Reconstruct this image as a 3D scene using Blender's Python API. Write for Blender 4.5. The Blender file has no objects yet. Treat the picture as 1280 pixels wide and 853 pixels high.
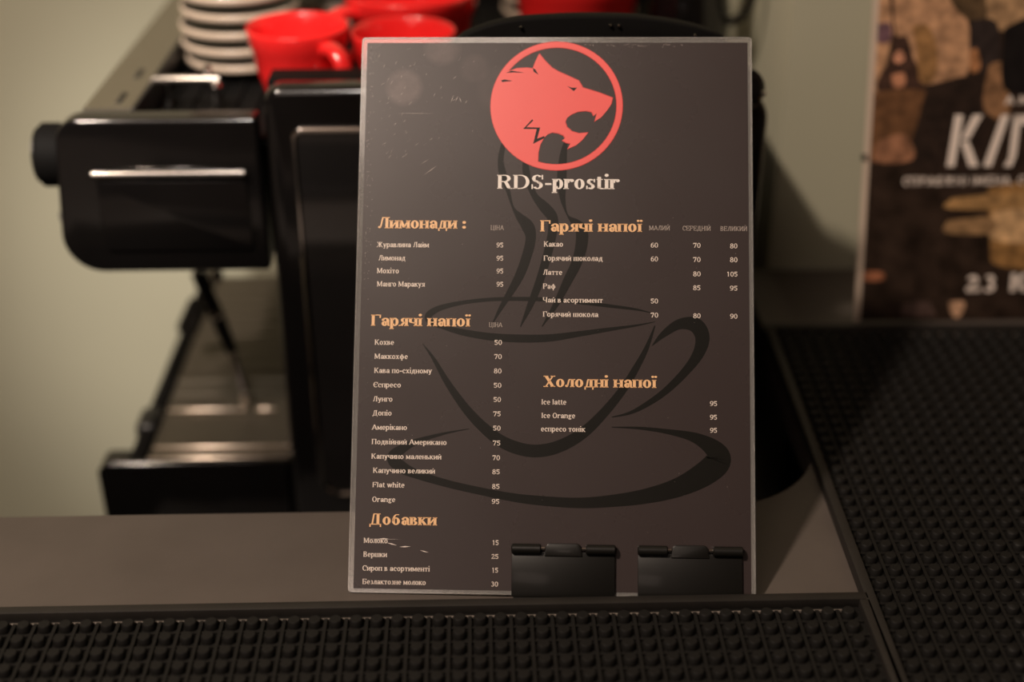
import bpy, bmesh, math, random
from mathutils import Vector, Matrix
from mathutils.geometry import tessellate_polygon
random.seed(7)
C = bpy.context.scene.collection
SC = bpy.context.scene
PI = math.pi

# ------------------------------------------------------------------ camera
cam_d = bpy.data.cameras.new('camera'); cam = bpy.data.objects.new('camera', cam_d); C.objects.link(cam)
cam.location = (0, 0, .457); cam.rotation_euler = (math.radians(61.2), 0, math.radians(-1.52))
cam_d.sensor_width = 36; cam_d.lens = 46.32; cam_d.clip_start = .01
cam_d.dof.use_dof = True; cam_d.dof.focus_distance = .708; cam_d.dof.aperture_fstop = 2.4
SC.camera = cam
# ------------------------------------------------------------------ world, lights, exposure
w = bpy.data.worlds.new('world'); SC.world = w; w.use_nodes = True
w.node_tree.nodes['Background'].inputs[0].default_value = (1, .8, .62, 1)
w.node_tree.nodes['Background'].inputs[1].default_value = .05
SC.view_settings.view_transform = 'Standard'; SC.view_settings.look = 'None'
SC.view_settings.exposure = 0; SC.view_settings.gamma = 1
def area(name, loc, target, sx, sy, power, col, spread=180):
    d = bpy.data.lights.new(name, 'AREA'); d.shape = 'RECTANGLE'; d.size = sx; d.size_y = sy
    d.energy = power; d.color = col; d.spread = math.radians(spread)
    o = bpy.data.objects.new(name, d); C.objects.link(o); o.location = loc
    o.rotation_euler = (Vector(target) - Vector(loc)).to_track_quat('-Z', 'Y').to_euler()
    return o
area('key_lamp', (-.857, -.10, 1.62), (.05, .75, .05), .11, .11, 30, (1, .81, .66))
area('overhead_fill', (-.42, -.30, 1.70), (-.30, .5, 0), .75, .40, 3.6, (1, .82, .70))  # unseen soft panel added for highlights along the machine's edges
area('room_fill', (-.9, -1.9, 1.3), (0, .5, .3), .8, .5, 3, (1, .78, .66))  # unseen area light added behind the camera for fill and reflections
def spot(name, loc, target, power, col, angle, blend, radius):
    d = bpy.data.lights.new(name, 'SPOT'); d.energy = power; d.color = col; d.spot_size = math.radians(angle); d.spot_blend = blend; d.shadow_soft_size = radius
    o = bpy.data.objects.new(name, d); C.objects.link(o); o.location = loc
    o.rotation_euler = (Vector(target) - Vector(loc)).to_track_quat('-Z', 'Y').to_euler(); return o
spot('wall_fill_spot', (-.33, -.35, 1.55), (-.275, 1.3, -.20), 175, (1, .89, .79), 15.5, 1, .05)  # unseen spot added to brighten the left part of the back wall

# ------------------------------------------------------------------ materials
def mat(name, col, rough=.5, metal=0, spec=.5, coat=0, coat_rough=.05, bump=0, bscale=200, var=0, vscale=20, trans=0, alpha=1, rvar=0):
    m = bpy.data.materials.new(name); m.use_nodes = True; nt = m.node_tree; b = nt.nodes['Principled BSDF']
    b.inputs['Base Color'].default_value = (*col, 1); b.inputs['Roughness'].default_value = rough
    b.inputs['Metallic'].default_value = metal; b.inputs['Specular IOR Level'].default_value = spec
    b.inputs['Coat Weight'].default_value = coat; b.inputs['Coat Roughness'].default_value = coat_rough
    b.inputs['Transmission Weight'].default_value = trans; b.inputs['Alpha'].default_value = alpha
    tc = nt.nodes.new('ShaderNodeTexCoord')
    if bump:
        n = nt.nodes.new('ShaderNodeTexNoise'); n.inputs['Scale'].default_value = bscale; n.inputs['Detail'].default_value = 4
        bp = nt.nodes.new('ShaderNodeBump'); bp.inputs['Strength'].default_value = bump; bp.inputs['Distance'].default_value = .0005
        nt.links.new(tc.outputs['Object'], n.inputs['Vector']); nt.links.new(n.outputs['Fac'], bp.inputs['Height'])
        nt.links.new(bp.outputs['Normal'], b.inputs['Normal'])
    if var:
        n = nt.nodes.new('ShaderNodeTexNoise'); n.inputs['Scale'].default_value = vscale; n.inputs['Detail'].default_value = 5
        r = nt.nodes.new('ShaderNodeValToRGB')
        r.color_ramp.elements[0].position = .3; r.color_ramp.elements[1].position = .7
        r.color_ramp.elements[0].color = (*[c*(1-var) for c in col], 1); r.color_ramp.elements[1].color = (*[min(1, c*(1+var)) for c in col], 1)
        nt.links.new(tc.outputs['Object'], n.inputs['Vector']); nt.links.new(n.outputs['Fac'], r.inputs['Fac'])
        nt.links.new(r.outputs['Color'], b.inputs['Base Color'])
    if rvar:
        n = nt.nodes.new('ShaderNodeTexNoise'); n.inputs['Scale'].default_value = vscale*1.7; n.inputs['Detail'].default_value = 5
        mr = nt.nodes.new('ShaderNodeMapRange'); mr.inputs['To Min'].default_value = rough-rvar; mr.inputs['To Max'].default_value = rough+rvar
        nt.links.new(tc.outputs['Object'], n.inputs['Vector']); nt.links.new(n.outputs['Fac'], mr.inputs['Value'])
        nt.links.new(mr.outputs['Result'], b.inputs['Roughness'])
    return m
M = {}
M['wall'] = mat('sage_wall_paint', (.485, .475, .355), .75, bump=.15, bscale=300, var=.05, vscale=3)
M['room_wall'] = mat('warm_room_paint', (.22, .155, .125), .8, bump=.1, var=.08, vscale=2)
M['ceiling'] = mat('ceiling_paint', (.24, .19, .16), .8, var=.05)
M['floor'] = mat('dark_floor', (.10, .075, .06), .5, var=.2, vscale=8)
M['counter'] = mat('grey_laminate', (.106, .088, .077), .42, bump=.12, bscale=900, var=.07, vscale=25, rvar=.05)
M['counter_edge'] = mat('dark_edge_band', (.012, .011, .010), .6, var=.2)
M['worktop'] = mat('dark_worktop', (.02, .019, .018), .5, var=.2)
M['lit_rim_rubber'] = mat('lit_rubber_rim', (.019, .0165, .0145), .5, spec=.4, bump=.2, bscale=900, var=.15, vscale=40)  # same rubber, coloured lighter to stand in for light on the flat rim top
M['rubber'] = mat('black_rubber', (.0075, .0068, .006), .6, spec=.28, bump=.3, bscale=900, var=.15, vscale=60)
M['ledge_highlight'] = mat('pale_ledge_highlight', (.16, .135, .115), .35, var=.4, vscale=30)  # pale colour paints in the highlight along the rim's inner edge
M['black'] = mat('black_gloss_plastic', (.005, .0045, .0045), .12, spec=.5, coat=.4, coat_rough=.06, var=.1)
M['black_matte'] = mat('black_satin_plastic', (.009, .0085, .008), .42, bump=.1, bscale=700, var=.1)
M['black_dull'] = mat('dull_black_plastic', (.004, .0037, .0035), .7, spec=.12, var=.1)
M['glass_panel'] = mat('smoked_gloss_panel', (.012, .011, .011), .06, spec=.9, coat=1, var=.1)
M['chrome'] = mat('chrome', (.82, .78, .74), .12, metal=1, rvar=.03)
M['bright_bar'] = mat('polished_bar', (.90, .78, .66), .3, metal=1, rvar=.05)
M['satin_chrome'] = mat('satin_chrome', (.58, .53, .48), .34, metal=1, rvar=.05)
M['steel'] = mat('brushed_steel', (.43, .40, .33), .42, metal=1, rvar=.06, vscale=60)
M['tray_steel'] = mat('dull_tray_steel', (.19, .17, .14), .58, metal=1, rvar=.06, vscale=60)
M['cream'] = mat('cream_glaze', (.52, .42, .33), .25, coat=.6, var=.03)
M['shaded_glaze'] = mat('shaded_glaze', (.014, .009, .009), .4, coat=.2, var=.1)  # near-black colour puts the shade between stacked saucers into their bodies
M['red'] = mat('red_glaze', (.86, .022, .022), .22, coat=.8, coat_rough=.08, var=.06, vscale=30)
M['poster_white'] = mat('poster_border_paper', (.62, .50, .40), .4, coat=.3, var=.03)
M['poster_dark'] = mat('poster_dark_print', (.03, .0185, .013), .32, coat=.5, coat_rough=.2, var=.6, vscale=60)
M['letter_w'] = mat('white_print', (.95, .88, .82), .35, coat=.6, coat_rough=.25, var=.02)
M['letter_b'] = mat('cream_print', (.92, .80, .71), .35, coat=.6, coat_rough=.25, var=.02)
M['letter_t'] = mat('grey_print', (.56, .48, .43), .35, coat=.6, coat_rough=.25, var=.02)
M['letter_h'] = mat('orange_print', (1.0, .60, .31), .35, coat=.6, coat_rough=.25, var=.03)
M['letter_o'] = mat('burnt_orange_print', (.60, .16, .04), .35, coat=.6, coat_rough=.25, var=.03)
M['wolf'] = mat('coral_print', (.95, .125, .115), .35, coat=.6, coat_rough=.25, var=.03)
M['wolf_edge'] = mat('deep_red_print', (.72, .045, .04), .35, coat=.6, coat_rough=.25, var=.03)
M['drawing'] = mat('black_print', (.004, .0035, .002), .38, spec=.25, coat=.35, coat_rough=.3, var=.05)
M['clear'] = mat('clear_laminate_film', (.97, .95, .92), .12, trans=.86, coat=.5, coat_rough=.12, bump=.1, bscale=400, rvar=.08)
M['clip'] = mat('black_clip_plastic', (.0075, .007, .006), .42, spec=.3, coat=.12, coat_rough=.12, var=.1)
M['scratch'] = mat('pale_scratch', (.80, .70, .64), .3, coat=.3, var=.05)
# laminated print: dark brown grey print, with film gloss, fine scratches and finger smudges
def menu_mat():
    m = mat('laminated_dark_print', (.031, .0185, .0175), .5, spec=.35, coat=.7, coat_rough=.25)
    nt = m.node_tree; b = nt.nodes['Principled BSDF']; N = nt.nodes.new; L = nt.links.new
    tc = [n for n in nt.nodes if n.type == 'TEX_COORD'][0]
    n = N('ShaderNodeTexNoise'); n.inputs['Scale'].default_value = 14; n.inputs['Detail'].default_value = 6; L(tc.outputs['Object'], n.inputs['Vector'])
    r = N('ShaderNodeMapRange'); r.inputs['To Min'].default_value = .20; r.inputs['To Max'].default_value = .36
    L(n.outputs['Fac'], r.inputs['Value']); L(r.outputs['Result'], b.inputs['Coat Roughness'])
    # finger smudges (grease that stays on the film)
    base = None
    for (x, y, rad, amp) in ((-.084, .277, .0100, .75), (-.063, .300, .010, .55), (-.045, .288, .008, .22), (-.030, .275, .013, .18)):
        s = N('ShaderNodeVectorMath'); s.operation = 'DISTANCE'; s.inputs[1].default_value = (x, y, 0); L(tc.outputs['Object'], s.inputs[0])
        k = N('ShaderNodeMapRange'); k.inputs['From Min'].default_value = rad*1.15; k.inputs['From Max'].default_value = rad*.75
        k.inputs['To Max'].default_value = amp; L(s.outputs['Value'], k.inputs['Value'])
        if base is None: base = k.outputs['Result']
        else:
            a = N('ShaderNodeMath'); a.operation = 'ADD'; L(base, a.inputs[0]); L(k.outputs['Result'], a.inputs[1]); base = a.outputs[0]
    mu = N('ShaderNodeMath'); mu.operation = 'MULTIPLY'
    n2 = N('ShaderNodeTexNoise'); n2.inputs['Scale'].default_value = 120; n2.inputs['Detail'].default_value = 6; L(tc.outputs['Object'], n2.inputs['Vector'])
    L(base, mu.inputs[0]); L(n2.outputs['Fac'], mu.inputs[1])
    mx = N('ShaderNodeMix'); mx.data_type = 'RGBA'; mx.inputs[6].default_value = (.030, .0185, .0175, 1); mx.inputs[7].default_value = (.20, .15, .14, 1)
    L(mu.outputs[0], mx.inputs[0]); L(mx.outputs[2], b.inputs['Base Color'])
    return m
M['menu'] = menu_mat()

# ------------------------------------------------------------------ helpers
def props(o, label=None, cat=None, group=None, kind=None):
    if label: o['label'] = label
    if cat: o['category'] = cat
    if group: o['group'] = group
    if kind: o['kind'] = kind
    return o
def empty(name, loc=(0, 0, 0), label=None, cat=None, group=None, rot=(0, 0, 0)):
    o = bpy.data.objects.new(name, None); C.objects.link(o); o.location = loc; o.rotation_euler = rot; o.empty_display_size = .02
    return props(o, label, cat, group)
def link(name, bm, m, parent=None, smooth=False, loc=None):
    me = bpy.data.meshes.new(name); bm.normal_update(); bm.to_mesh(me); bm.free()
    me.materials.append(M[m])
    for p in me.polygons: p.use_smooth = smooth
    o = bpy.data.objects.new(name, me); C.objects.link(o)
    if parent: o.parent = parent
    if loc: o.location = loc
    return o
def sharp(o, deg=35):
    me = o.data; bm = bmesh.new(); bm.from_mesh(me)
    for e in bm.edges: e.smooth = not (len(e.link_faces) == 2 and e.calc_face_angle(0) > math.radians(deg))
    for f in bm.faces: f.smooth = True
    bm.to_mesh(me); bm.free(); return o
def box(x0, x1, y0, y1, z0, z1, bev=0, seg=2, bm=None):
    own = bm is None
    t = bmesh.new()
    vs = [t.verts.new(p) for p in ((x0,y0,z0),(x1,y0,z0),(x1,y1,z0),(x0,y1,z0),(x0,y0,z1),(x1,y0,z1),(x1,y1,z1),(x0,y1,z1))]
    for f in ((0,3,2,1),(4,5,6,7),(0,1,5,4),(1,2,6,5),(2,3,7,6),(3,0,4,7)): t.faces.new([vs[i] for i in f])
    if bev: bmesh.ops.bevel(t, geom=t.edges[:], offset=bev, segments=seg, profile=.5, affect='EDGES')
    if own: return t
    me = bpy.data.meshes.new('tmp'); t.to_mesh(me); t.free(); bm.from_mesh(me); bpy.data.meshes.remove(me); return bm
def merge(bm, t):
    me = bpy.data.meshes.new('tmp'); t.to_mesh(me); t.free(); bm.from_mesh(me); bpy.data.meshes.remove(me); return bm
def rpoly(pts, rads, seg=7):
    """round the corners of a polygon"""
    out = []; n = len(pts)
    for i in range(n):
        p = Vector(pts[i]); a = (Vector(pts[i-1])-p); b = (Vector(pts[(i+1) % n])-p); r = rads[i] if isinstance(rads, (list, tuple)) else rads
        if r <= 0: out.append(tuple(p)); continue
        a.normalize(); b.normalize(); ang = a.angle(b); d = r/math.tan(ang/2)
        c = p+(a+b).normalized()*(r/math.sin(ang/2)); s = p+a*d-c; e = p+b*d-c
        tot = math.atan2(s.x*e.y-s.y*e.x, s.dot(e))
        for k in range(seg+1):
            t = tot*k/seg; out.append((c.x+s.x*math.cos(t)-s.y*math.sin(t), c.y+s.x*math.sin(t)+s.y*math.cos(t)))
    return out
def prism(pts, lo, hi, axis='y', bev=0, seg=3):
    """extrude a polygon: axis y -> pts are (x, z); axis z -> pts are (x, y); axis x -> (y, z)"""
    t = bmesh.new()
    def P(p, h): return {'y': (p[0], h, p[1]), 'z': (p[0], p[1], h), 'x': (h, p[0], p[1])}[axis]
    a = [t.verts.new(P(p, lo)) for p in pts]; b = [t.verts.new(P(p, hi)) for p in pts]
    fa = t.faces.new(a); fb = t.faces.new(b); n = len(pts)
    for i in range(n): t.faces.new((a[i], a[(i+1) % n], b[(i+1) % n], b[i]))
    bmesh.ops.recalc_face_normals(t, faces=t.faces[:])
    if bev:
        es = list({e for f in (fa, fb) for e in f.edges})
        bmesh.ops.bevel(t, geom=es, offset=bev, segments=seg, profile=.5, affect='EDGES', clamp_overlap=True)
    return t
def lathe(prof, seg=40):
    t = bmesh.new(); rings = []
    for r, z in prof:
        rings.append([t.verts.new((0, 0, z))] if r < 1e-6 else [t.verts.new((r*math.cos(2*PI*k/seg), r*math.sin(2*PI*k/seg), z)) for k in range(seg)])
    for A, B in zip(rings, rings[1:]):
        for k in range(seg):
            k2 = (k+1) % seg
            if len(A) == 1 and len(B) > 1: t.faces.new((A[0], B[k2], B[k]))
            elif len(B) == 1 and len(A) > 1: t.faces.new((A[k], A[k2], B[0]))
            elif len(A) > 1: t.faces.new((A[k], A[k2], B[k2], B[k]))
    bmesh.ops.recalc_face_normals(t, faces=t.faces[:]); return t
def tube(path, rad, seg=12, flat=1.0):
    t = bmesh.new(); rings = []; n = len(path); P = [Vector(p) for p in path]; up = None
    for i in range(n):
        d = (P[min(i+1, n-1)]-P[max(i-1, 0)]).normalized()
        if up is None: up = Vector((0, 0, 1)) if abs(d.z) < .9 else Vector((0, 1, 0))
        s = d.cross(up).normalized(); up = s.cross(d).normalized(); r = rad[i] if isinstance(rad, (list, tuple)) else rad
        rings.append([t.verts.new(P[i]+s*(r*flat*math.cos(2*PI*k/seg))+up*(r*math.sin(2*PI*k/seg))) for k in range(seg)])
    for A, B in zip(rings, rings[1:]):
        for k in range(seg): t.faces.new((A[k], A[(k+1) % seg], B[(k+1) % seg], B[k]))
    t.faces.new(rings[0]); t.faces.new(rings[-1]); bmesh.ops.recalc_face_normals(t, faces=t.faces[:]); return t
def smooth_path(pts, n=6):
    """Catmull-Rom through the points (any dimension)"""
    out = []; m = len(pts)
    for i in range(m-1):
        p0, p1, p2, p3 = pts[max(i-1, 0)], pts[i], pts[i+1], pts[min(i+2, m-1)]
        for k in range(n):
            t = k/n
            out.append(tuple(.5*((2*b)+(c-a)*t+(2*a-5*b+4*c-d)*t*t+(3*b-a-3*c+d)*t**3) for a, b, c, d in zip(p0, p1, p2, p3)))
    out.append(tuple(pts[-1])); return out
def flat(polys, z=0):
    """many flat polygons (x, y) as one bmesh at height z"""
    t = bmesh.new()
    for i, pts in enumerate(polys):
        vs = [t.verts.new((p[0], p[1], z)) for p in pts]
        for tri in tessellate_polygon([[Vector((p[0], p[1], 0)) for p in pts]]):
            f = [vs[k] for k in tri]
            a, b, c = [v.co for v in f]
            if (b-a).cross(c-a).z < 0: f.reverse()
            try: t.faces.new(f)
            except ValueError: pass
    return t

# ------------------------------------------------------------------ serif lettering drawn from strokes (units: capital height 700)
def glyph(ch, W, T, S=True):
    P = []
    def rect(x0, x1, y0, y1): P.append([(x0,y0),(x1,y0),(x1,y1),(x0,y1)])
    def st(x, y0, y1, top=1, bot=1, w=None, lw=1, rw=1):
        w = w or W; rect(x-w/2, x+w/2, y0, y1)
        if S:
            e = 34
            if top: rect(x-w/2-e*lw, x+w/2+e*rw, y1-T, y1)
            if bot: rect(x-w/2-e*lw, x+w/2+e*rw, y0, y0+T)
    def hb(x0, x1, y): rect(x0, x1, y-T/2, y+T/2)
    def dg(x0, y0, x1, y1, w): P.append([(x0-w/2,y0),(x0+w/2,y0),(x1+w/2,y1),(x1-w/2,y1)])
    def ser(x, y, d): 
        if S: rect(x-W*.8, x+W*.8, y if d > 0 else y-T, y+T if d > 0 else y)
    def arc(cx, cy, rx, ry, a0=0, a1=360, wx=None, wy=None):
        wx = wx or W; wy = wy or T*1.15; n = max(6, int(abs(a1-a0)/20)); prev = None
        for k in range(n+1):
            a = math.radians(a0+(a1-a0)*k/n); c, s = math.cos(a), math.sin(a)
            o = (cx+rx*c, cy+ry*s); i = (cx+(rx-wx)*c, cy+(ry-wy)*s)
            if prev: P.append([prev[0], o, i, prev[1]])
            prev = (o, i)
    def ball(x, y, r=None):
        r = r or W*.62; P.append([(x+r*math.cos(k*PI/4), y+r*math.sin(k*PI/4)) for k in range(8)])
    def tick(x, y0, y1): rect(x-T*.6, x+T*.6, y0, y1)
    low = 'лгхджмкптчнийвосцаряізїуфеьшбс'
    cap = ch.upper() == ch and ch.lower() != ch
    h = 700 if cap else 505; k = 1.32 if cap else 1.0; c = ch
    if cap and ch in 'ЛГХДЖМКПТЧНИЙВОСЦ': c = ch.lower()
    elif cap and ch == 'O': c = 'о'
    lat = {'p': 'р', 'o': 'о', 'c': 'с', 'e': 'е', 'a': 'а', 'i': 'і'}
    c = lat.get(c, c); X = lambda v: v*k
    adv = 450
    if c in 'ий':
        st(X(90),0,h); st(X(370),0,h); dg(X(90)+W*.3,T*1.5,X(370)-W*.3,h-T*1.5,T*1.5); adv = X(460)
        if c == 'й': arc(X(230),h+170,85,90,190,350,T*1.4,T*1.8)
    elif c == 'н': st(X(90),0,h); st(X(370),0,h); hb(X(90),X(370),h*.5); adv = X(460)
    elif c == 'п': st(X(90),0,h); st(X(370),0,h); hb(X(90),X(370),h-T/2); adv = X(460)
    elif c == 'ц': st(X(90),0,h); st(X(360),0,h); hb(X(90),X(440),T/2); tick(X(440),-150,T); adv = X(480)
    elif c == 'м':
        st(X(80),0,h,1,1,T*1.3); st(X(460),0,h); dg(X(90),h,X(262),T,W*1.05); dg(X(262),T,X(440),h,T*1.3); adv = X(550)
    elif c == 'т':
        st(X(215),0,h,0,1); hb(X(30),X(400),h-T/2); tick(X(30)+T*.6,h-h*.27,h); tick(X(400)-T*.6,h-h*.27,h); adv = X(430)
    elif c == 'о': arc(X(225),h/2,X(195),h/2+8); adv = X(450)
    elif c == 'с':
        arc(X(220),h/2,X(190),h/2+8,48,315)
        ball(X(335),h*.72,W*.55) if not cap else tick(X(370),h*.62,h); adv = X(410)
    elif c == 'л':
        st(X(345),0,h,0,1,None,1,1); dg(X(115),T,X(190),h-T,T*1.4); hb(X(170),X(345)+W,h-T/2); ball(X(80),W*.55,W*.55); adv = X(440)
    elif c == 'д':
        st(X(335),0,h,0,0); dg(X(130),T,X(185),h-T,T*1.4); hb(X(165),X(335)+W*.9,h-T/2); hb(X(25),X(455),T/2); tick(X(25)+T*.6,-140,T); tick(X(455)-T*.6,-140,T); adv = X(480)
    elif c == 'г': st(X(100),0,h); hb(X(100),X(350),h-T/2); tick(X(350),h-h*.3,h); adv = X(370)
    elif c == 'х':
        dg(X(90),h,X(350),0,W*1.15); dg(X(345),h,X(85),0,T*1.4)
        for x in (90, 345): ser(X(x),h,-1); ser(X(x),0,1)
        adv = X(435)
    elif c == 'ж':
        st(X(300),0,h); dg(X(70),0,X(250),h*.55,T*1.8 if not cap else W*.8); dg(X(530),0,X(350),h*.55,W*.8); dg(X(95),h,X(260),h*.5,T*1.6); dg(X(505),h,X(340),h*.5,T*1.6)
        ser(X(70),0,1); ser(X(530),0,1); ball(X(95),h-W*.4,W*.45); ball(X(505),h-W*.4,W*.45); adv = X(600)
    elif c == 'к':
        st(X(90),0,h); dg(X(130),h*.42,X(345),h,T*1.6); dg(X(200),h*.55,X(370),0,W*1.1); ser(X(370),0,1); ser(X(345),h,-1); adv = X(440)
    elif c == 'ч': st(X(350),0,h); st(X(90),h*.55,h,1,0); arc(X(215),h*.55,X(125)+W/2,h*.18,180,300); hb(X(190),X(350),h*.39); adv = X(440)
    elif c == 'в':
        st(X(90),0,h); arc(X(195),h*.765,X(140),h*.235,-90,90); arc(X(205),h*.27,X(170),h*.27,-90,90)
        hb(X(90),X(200),h-T/2); hb(X(90),X(210),h*.535); hb(X(90),X(210),T/2); adv = X(405)
    elif c == 'а' :
        st(335,T,h*.68,0,0); arc(225,h*.68,110+W/2,h*.32,0,150,W,T*1.2); ball(110,h*.74,W*.5); arc(185,h*.29,145,h*.29+6,0,360,W*.95,T*1.1); hb(330,420,T/2); adv = 430
    elif c == 'р': st(90,-200,h,1,1,None,1,1); arc(240,h/2,175,h/2+8,-150,150); adv = 440
    elif c == 'я': st(345,0,h); arc(225,h*.73,150,h*.27,90,270); hb(220,345,h-T/2); hb(220,345,h*.47); dg(90,0,250,h*.5,W*.95); ser(85,0,1); adv = 440
    elif c == 'і' : st(110,0,h if not cap else 700); adv = 220; ball(110,690,W*.6)
    elif ch in 'ІI': st(120,0,700); adv = 240
    elif c == 'ї': st(110,0,h); ball(40,690,W*.5); ball(180,690,W*.5); adv = 220
    elif c == 'з': arc(180,h*.75,135,h*.25+4,-90,145); arc(180,h*.28,160,h*.28+4,-145,90); adv = 370
    elif c == 'у':
        dg(85,h,235,0,W*1.1); dg(370,h,190,-150,T*1.5); ser(85,h,-1); ser(370,h,-1); ball(120,-140,W*.55); dg(190,-150,120,-190,T*2); adv = 440
    elif c == 'ф': st(290,-200,640); arc(290,h/2,245,h/2+4); adv = 580
    elif c in 'еє' and not cap:
        if c == 'е': arc(215,h/2,185,h/2+8,0,318); hb(50,390,h*.5); adv = 420
        else: arc(225,h/2,190,h/2+8,48,315); hb(60,320,h*.5); adv = 410
    elif c == 'ь': st(90,0,h); arc(200,h*.28,165,h*.28,-90,90); hb(90,205,h*.56-T/2); hb(90,205,T/2); adv = 390
    elif c == 'ш': st(90,0,h); st(320,0,h); st(550,0,h); hb(90,550,T/2); adv = 640
    elif c == 'б': arc(225,h*.46,190,h*.46+6); arc(330,h*.46,295,h*.95,115,180,W*.8,T); hb(200,370,640); adv = 450
    elif ch in 'ЕE': st(110,0,700,0,0); hb(50,500,700-T/2); hb(50,520,T/2); hb(110,380,370); tick(500,530,700); tick(520,0,190); tick(380,290,450); adv = 560
    elif ch == 'Є': arc(310,350,270,358,45,315); hb(90,400,360); tick(500,440,690); adv = 540
    elif ch == 'А': dg(60,0,300,700,T*1.5); dg(300,700,540,0,W*1.15); hb(140,460,230); ser(70,0,1); ser(540,0,1); adv = 600
    elif ch in 'РPR':
        st(110,0,700); arc(310,520,215,180,-90,90); hb(110,320,700-T/2); hb(110,320,340+T/2); adv = 550
        if ch == 'R': dg(330,350,470,30,W*1.05); hb(440,590,T/2); dg(470,60,520,0,W*.8); adv = 610
    elif ch == 'D': st(110,0,700); arc(310,350,320,350,-90,90); hb(110,320,700-T/2); hb(110,320,T/2); adv = 655
    elif ch in 'Ss':
        H = 700 if ch == 'S' else 505; q = H/700
        arc(260*q+10,H*.74,200*q,H*.26+6,30,260,W,T*1.2); arc(260*q+20,H*.26,205*q,H*.26+6,-150,80,W,T*1.2)
        dg(260*q-110*q+W*.3,H*.62,260*q+130*q,H*.36,W*1.0); tick(450*q+15,H*.68,H); tick(75*q+5,0,H*.33); adv = 525*q+15
    elif ch == 'Б': st(110,0,700); arc(310,205,210,205,-90,90); hb(110,320,410-T/2); hb(110,320,T/2); hb(110,480,700-T/2); tick(480,530,700); adv = 560
    elif ch == 'F': st(110,0,700,0,1); hb(50,490,700-T/2); hb(110,380,370); tick(490,530,700); tick(380,290,450); adv = 530
    elif ch == 'r': st(90,0,h); arc(250,h*.55,150,h*.45,60,170,W*.8,T*1.3); ball(310,h*.84,W*.6); adv = 370
    elif ch == 't': st(130,T,610,0,0); hb(30,260,h-T/2); arc(240,110,110+W/2,115,180,300,W,T*1.3); adv = 300
    elif ch == 'l': st(110,0,700,1,1,None,1,0); adv = 220
    elif ch in 'hn': st(90,0,700 if ch == 'h' else h,1,1,None,1,.3); st(370,0,h*.65,0,1); arc(240,h*.62,130+W/2,h*.38,0,150,W,T*1.4); adv = 460
    elif ch == 'w': dg(70,h,190,0,W); dg(190,0,320,h,T*1.4); dg(320,h,440,0,W); dg(440,0,560,h,T*1.4); ser(70,h,-1); ser(320,h,-1); ser(560,h,-1); adv = 630
    elif ch == 'g': arc(200,320,150,155); arc(215,-60,185,110); hb(330,420,450); arc(150,110,90,70,90,270,W*.7,T*1.2); hb(150,260,40); adv = 430
    elif ch == '-': rect(30,270,200,200+T*2.1); adv = 300
    elif ch == ':': ball(110,90,W*.68); ball(110,390,W*.68); adv = 220
    elif ch == '.': ball(80,60,W*.6); adv = 160
    elif ch == '0': arc(220,320,190,330); adv = 440
    elif ch == '1': st(200,0,640,0,1); dg(90,500,180,630,T*2); adv = 400
    elif ch == '2': arc(210,450,170,195,-10,165,W,T*1.3); dg(60,T,330,400,W*.9); hb(40,390,T*.9); rect(40,390,0,T*1.6); tick(390,0,170); adv = 440
    elif ch == '3': arc(200,490,150,155,-90,150); arc(200,180,180,190,-150,90); adv = 430
    elif ch == '5': rect(90,380,640-T*2,640); dg(90,340,100,640,T*1.6); arc(205,200,190,205,-150,125,W,T*1.3); adv = 440
    elif ch == '6': arc(225,205,190,213); arc(340,300,305,360,100,180,W*.95,T*1.2); ball(350,590,W*.5); adv = 440
    elif ch == '7': rect(50,400,640-T*2,640); dg(170,0,370,600,W); tick(60,470,640); adv = 430
    elif ch == '8': arc(220,480,160,168); arc(220,170,190,180); adv = 440
    elif ch == '9': arc(220,435,190,213); arc(105,340,305,350,-80,0,W*.95,T*1.2); ball(90,50,W*.5); adv = 440
    elif ch == ' ': adv = 230
    return P, adv
def text_polys(s, x0, x1, y, caph, W, T, S=True, grow=0, gap=0):
    P = []; x = 0
    for ch in s:
        g, a = glyph(ch, W, T, S)
        P += [[(px+x, py) for px, py in q] for q in g]; x += a+gap
    x -= gap
    sx = (x1-x0)/x; sy = caph/700
    return [[(x0+px*sx, y+py*sy) for px, py in q] for q in P]
def fatten(polys, d):
    """each stroke a little wider (an outline print behind the letter)"""
    out = []
    for q in polys:
        cx = sum(p[0] for p in q)/len(q); cy = sum(p[1] for p in q)/len(q); r = []
        for px, py in q:
            l = math.hypot(px-cx, py-cy) or 1; r.append((px+(px-cx)/l*d*1.4, py+(py-cy)/l*d*1.4))
        out.append(r)
    return out

# ------------------------------------------------------------------ the setting
def struct(name, bm, m, parent=None): return props(link(name, bm, m, parent), kind='structure')
struct('wall_back', box(-2.6, .235, 1.30, 1.36, -1.05, 1.75), 'wall')
struct('wall_return', box(.229, .289, .945, 1.30, -1.05, 1.75), 'wall')
struct('wall_right', box(.289, 2.2, .945, 1.005, -1.05, 1.75), 'wall')
struct('wall_left', box(-2.66, -2.6, -2.6, 1.36, -1.05, 1.75), 'room_wall')
struct('wall_side', box(2.2, 2.26, -2.6, 1.005, -1.05, 1.75), 'room_wall')
struct('wall_front', box(-2.6, 2.2, -2.66, -2.6, -1.05, 1.75), 'room_wall')
struct('ceiling', box(-2.66, 2.26, -2.66, 1.36, 1.75, 1.81), 'ceiling')
struct('floor', box(-2.66, 2.26, -2.66, 1.36, -1.11, -1.05), 'floor')

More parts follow.
